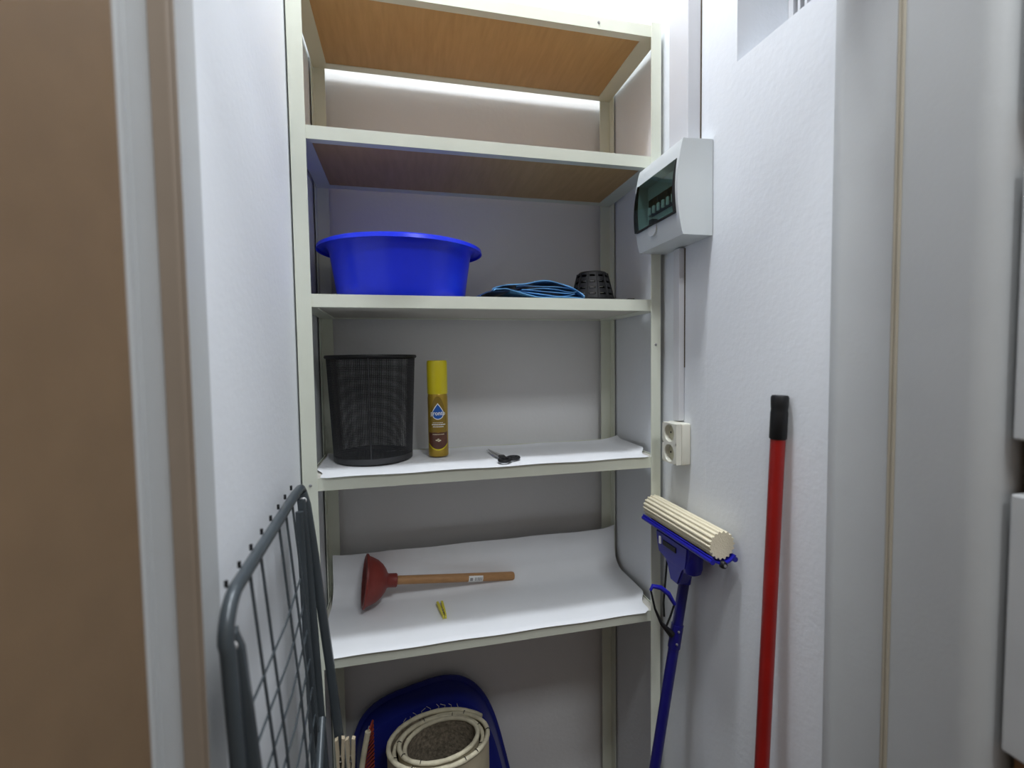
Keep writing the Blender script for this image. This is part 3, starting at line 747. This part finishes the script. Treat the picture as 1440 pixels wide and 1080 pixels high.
obj('floor_cap', tube(B(), [(HX(-1.54), YM, FZ/.97+.001), (HX(-1.51), YM, -1.512)], .0140, 16), 'black', mp, smooth=True)
obj('pull_rod', tube(B(), [(XM-.018, .952, ZR-.085), (.5675, .9450, -.560), (.5660, .940, -.590)], .0023, 8), 'black', mp, smooth=True)
lv = obj('lever', tube(B(), [(.5750, .912, -.548), (.5610, .914, -.523), (.5430, .916, -.508), (.5240, .918, -.503), (.5190, .918, -.512)], [.004, .0055, .0055, .005, .003], 12), 'mopblue', mp, smooth=True)
o = obj('lever_arm', tube(B(), [(.5190, .918, -.508), (.5300, .918, -.555), (.5450, .916, -.590), (.5700, .914, -.618)], [.0022, .0025, .004, .008], 8), 'black'); o.parent = lv
o = obj('lever_arm', tube(B(), [(.5745, .912, -.548), (.5660, .914, -.575), (.5560, .915, -.598)], .0022, 8), 'black'); o.parent = lv
for z in (-.482, -.610, -.638): obj('rivet', lathe(B(), [(0, -.016), (.0022, -.0155), (.003, -.013), (0, -.012)], (HX(z), YM, z), 10, axis=(0.25, 1, 0)), 'steel', mp)
seat_on_wall([mp], .970)
# red broom stick
rk = thing('broom_stick', 'red pole with black end cap leaning on the right wall nearest the doorway', 'pole', (.556, .662, FZ))
def SX(z): return .6140+(z+.063)*.041
obj('pole', tube(B(), [(SX(z), .662, z) for z in (FZ+.012, -.9, -.4, -.125)], .0116, 20), 'red', rk, smooth=True)
bm = B(); lathe(bm, [(0, 0), (.0118, 0), (.0134, .002), (.0134, .045), (.0126, .050), (.0134, .056), (.0138, .071), (.0120, .0745), (0, .0745)], (SX(-.135), .662, -.1380), 24, axis=(.041, 0, 1))
obj('end_cap', bm, 'black', rk, smooth=True, label='black plastic end cap')
obj('floor_cap', tube(B(), [(SX(FZ), .662, FZ+.001), (SX(FZ), .662, FZ+.03)], .0135, 16), 'black', rk, smooth=True)

# ------------------------------------------------------------ floor level: tub, rug, mat
tb = thing('plastic_tub', 'large dark blue plastic tub standing on end behind the rolled rug', 'tub', (.04, 1.25, FZ))
bm = B(); tcx, tcz = .062, -1.190; a_, b_ = .205, .300; rt = .22
def sup(t, s, y, a=None, b=None):
    c_, s_ = math.cos(t), math.sin(t); e = .62
    x = a_*s*math.copysign(abs(c_)**e, c_); z = b_*s*math.copysign(abs(s_)**e, s_)
    return V(tcx+x*math.cos(rt)-z*math.sin(rt), y, tcz+x*math.sin(rt)+z*math.cos(rt))
prof = [(0.0, 1.172), (.5, 1.172), (.84, 1.172), (.90, 1.180), (.93, 1.21), (.96, 1.262), (1.0, 1.266), (1.0, 1.274), (.945, 1.272), (.90, 1.215), (.86, 1.188), (.5, 1.182), (0, 1.182)]
rings = []
for s, y in prof:
    y = 1.229+(y-1.172)*.62
    rings.append([bm.verts.new(sup(2*PI*k/72, s, y)) for k in range(72)] if s else [bm.verts.new(sup(0, 0, y))])
for a, b in zip(rings, rings[1:]):
    for k in range(72):
        k2 = (k+1) % 72
        if len(a) == 1: bm.faces.new((a[0], b[k], b[k2]))
        elif len(b) == 1: bm.faces.new((a[k], a[k2], b[0]))
        else: bm.faces.new((a[k], a[k2], b[k2], b[k]))
obj('shell', bm, 'navy', tb, smooth=True)
# rolled rug
rcx, rcy, rzt = .063, 1.114, -.925
rg = thing('rolled_rug', 'rolled beige-bound rug standing on end under the bottom shelf', 'rug', (rcx, rcy, FZ))
def spiral(t):          # t in turns
    a = 2*PI*t+.45
    r = .1300-.0125*t
    x, y = r*math.cos(a), r*math.sin(a)*.75
    q = .12; return (rcx+x*math.cos(q)-y*math.sin(q), rcy+x*math.sin(q)+y*math.cos(q))
NT = 150; TT = 3.55
sp_ = [spiral(TT*i/NT) for i in range(NT+1)]
bm = B(); th_ = .0042
def norm(i):
    a = sp_[max(0, i-1)]; b = sp_[min(NT, i+1)]; d_ = Vector((b[0]-a[0], b[1]-a[1])); d_.normalize(); return Vector((-d_.y, d_.x))   # inward
def topz(i): return rzt+.010*math.sin(i*.07)
cols = []
for i in range(NT+1):
    nn = norm(i); p = Vector(sp_[i]); q = p+nn*th_; o_ = p-nn*th_*.5
    cols.append([bm.verts.new(V(o_.x, o_.y, FZ+.002)), bm.verts.new(V(o_.x, o_.y, topz(i)-.006)), bm.verts.new(V(q.x, q.y, topz(i)-.006)), bm.verts.new(V(q.x, q.y, FZ+.002))])
for a, b in zip(cols, cols[1:]):
    bm.faces.new((a[0], a[1], b[1], b[0])).material_index = 0
    bm.faces.new((a[1], a[2], b[2], b[1])).material_index = 0
    bm.faces.new((a[2], a[3], b[3], b[2])).material_index = 1
    bm.faces.new((a[3], a[0], b[0], b[3])).material_index = 0
bm.faces.new(cols[0]); bm.faces.new(cols[-1][::-1])
obj('rug_body', bm, ['rugback', 'pile'], rg, smooth=True)
bm = B(); tube(bm, [(sp_[i][0]+norm(i).x*.001, sp_[i][1]+norm(i).y*.001, topz(i)-.003) for i in range(NT+1)], [.0056+.0004*math.sin(i*2.1) for i in range(NT+1)], 10)
obj('binding', bm, 'binding', rg, smooth=True, label='beige whipped edge binding')
for i in [24, 31, 33, 38, 45, 52, 61, 66, 72, 78, 83, 89, 94, 101, 105, 109]:
    p = sp_[i]; z = topz(i)+.003
    obj('stitch', tube(B(), [(p[0]-norm(i).x*.005, p[1]-norm(i).y*.005, z-.001), (p[0], p[1], z+.0022), (p[0]+norm(i).x*.006, p[1]+norm(i).y*.006, z-.001)], .0009, 5), 'thread', rg)
bm = B()
for k in range(9):
    p = sp_[4+k]; tube(bm, [(p[0], p[1], topz(4)+.002), (p[0]+random.uniform(-.005, .005), p[1]+.002, topz(4)+.008), (p[0]+random.uniform(-.012, .008), p[1], topz(4)+.016+random.uniform(-.005, .005))], .0006, 4)
obj('frayed_threads', bm, 'binding', rg)
# red-faced mat beside it
rm = thing('red_mat', 'red mat with pale bound edge standing left of the rolled rug', 'mat', (-.10, 1.11, FZ))
bm = B(); path = []
def edge_x(z): t = min(1, max(0, (-.855-z)/.16)); return -.1040-.0215*math.sin(t*PI/2)
zs_ = [-.855-.01*i for i in range(17)]+[-1.1, -1.3, FZ+.002]
L_, R_ = [], []
for z in zs_:
    x = edge_x(z); L_.append((x, 1.095)); R_.append((min(-.0975, x+.028), 1.135))
for i in range(len(zs_)-1):
    z0_, z1_ = zs_[i], zs_[i+1]
    for off in (0,):
        bm.faces.new([bm.verts.new(V(*L_[i], z0_)), bm.verts.new(V(*R_[i], z0_-.004)), bm.verts.new(V(*R_[i+1], z1_)), bm.verts.new(V(*L_[i+1], z1_))])
bmesh.ops.remove_doubles(bm, verts=bm.verts, dist=1e-6)
bmesh.ops.recalc_face_normals(bm, faces=bm.faces); bmesh.ops.solidify(bm, geom=bm.faces[:], thickness=.004)
obj('mat_body', bm, 'redmat', rm, smooth=True)
obj('binding', tube(B(), [(L_[i][0], 1.094, zs_[i]) for i in range(len(zs_))], .0066, 10), 'binding', rm, smooth=True)
bm = B(); tube(bm, [(-.104, 1.094, -.855), (-.103, 1.094, -.848), (-.101, 1.094, -.842)], .0008, 4); tube(bm, [(-.103, 1.094, -.855), (-.100, 1.094, -.850)], .0008, 4)
obj('frayed_threads', bm, 'binding', rm)
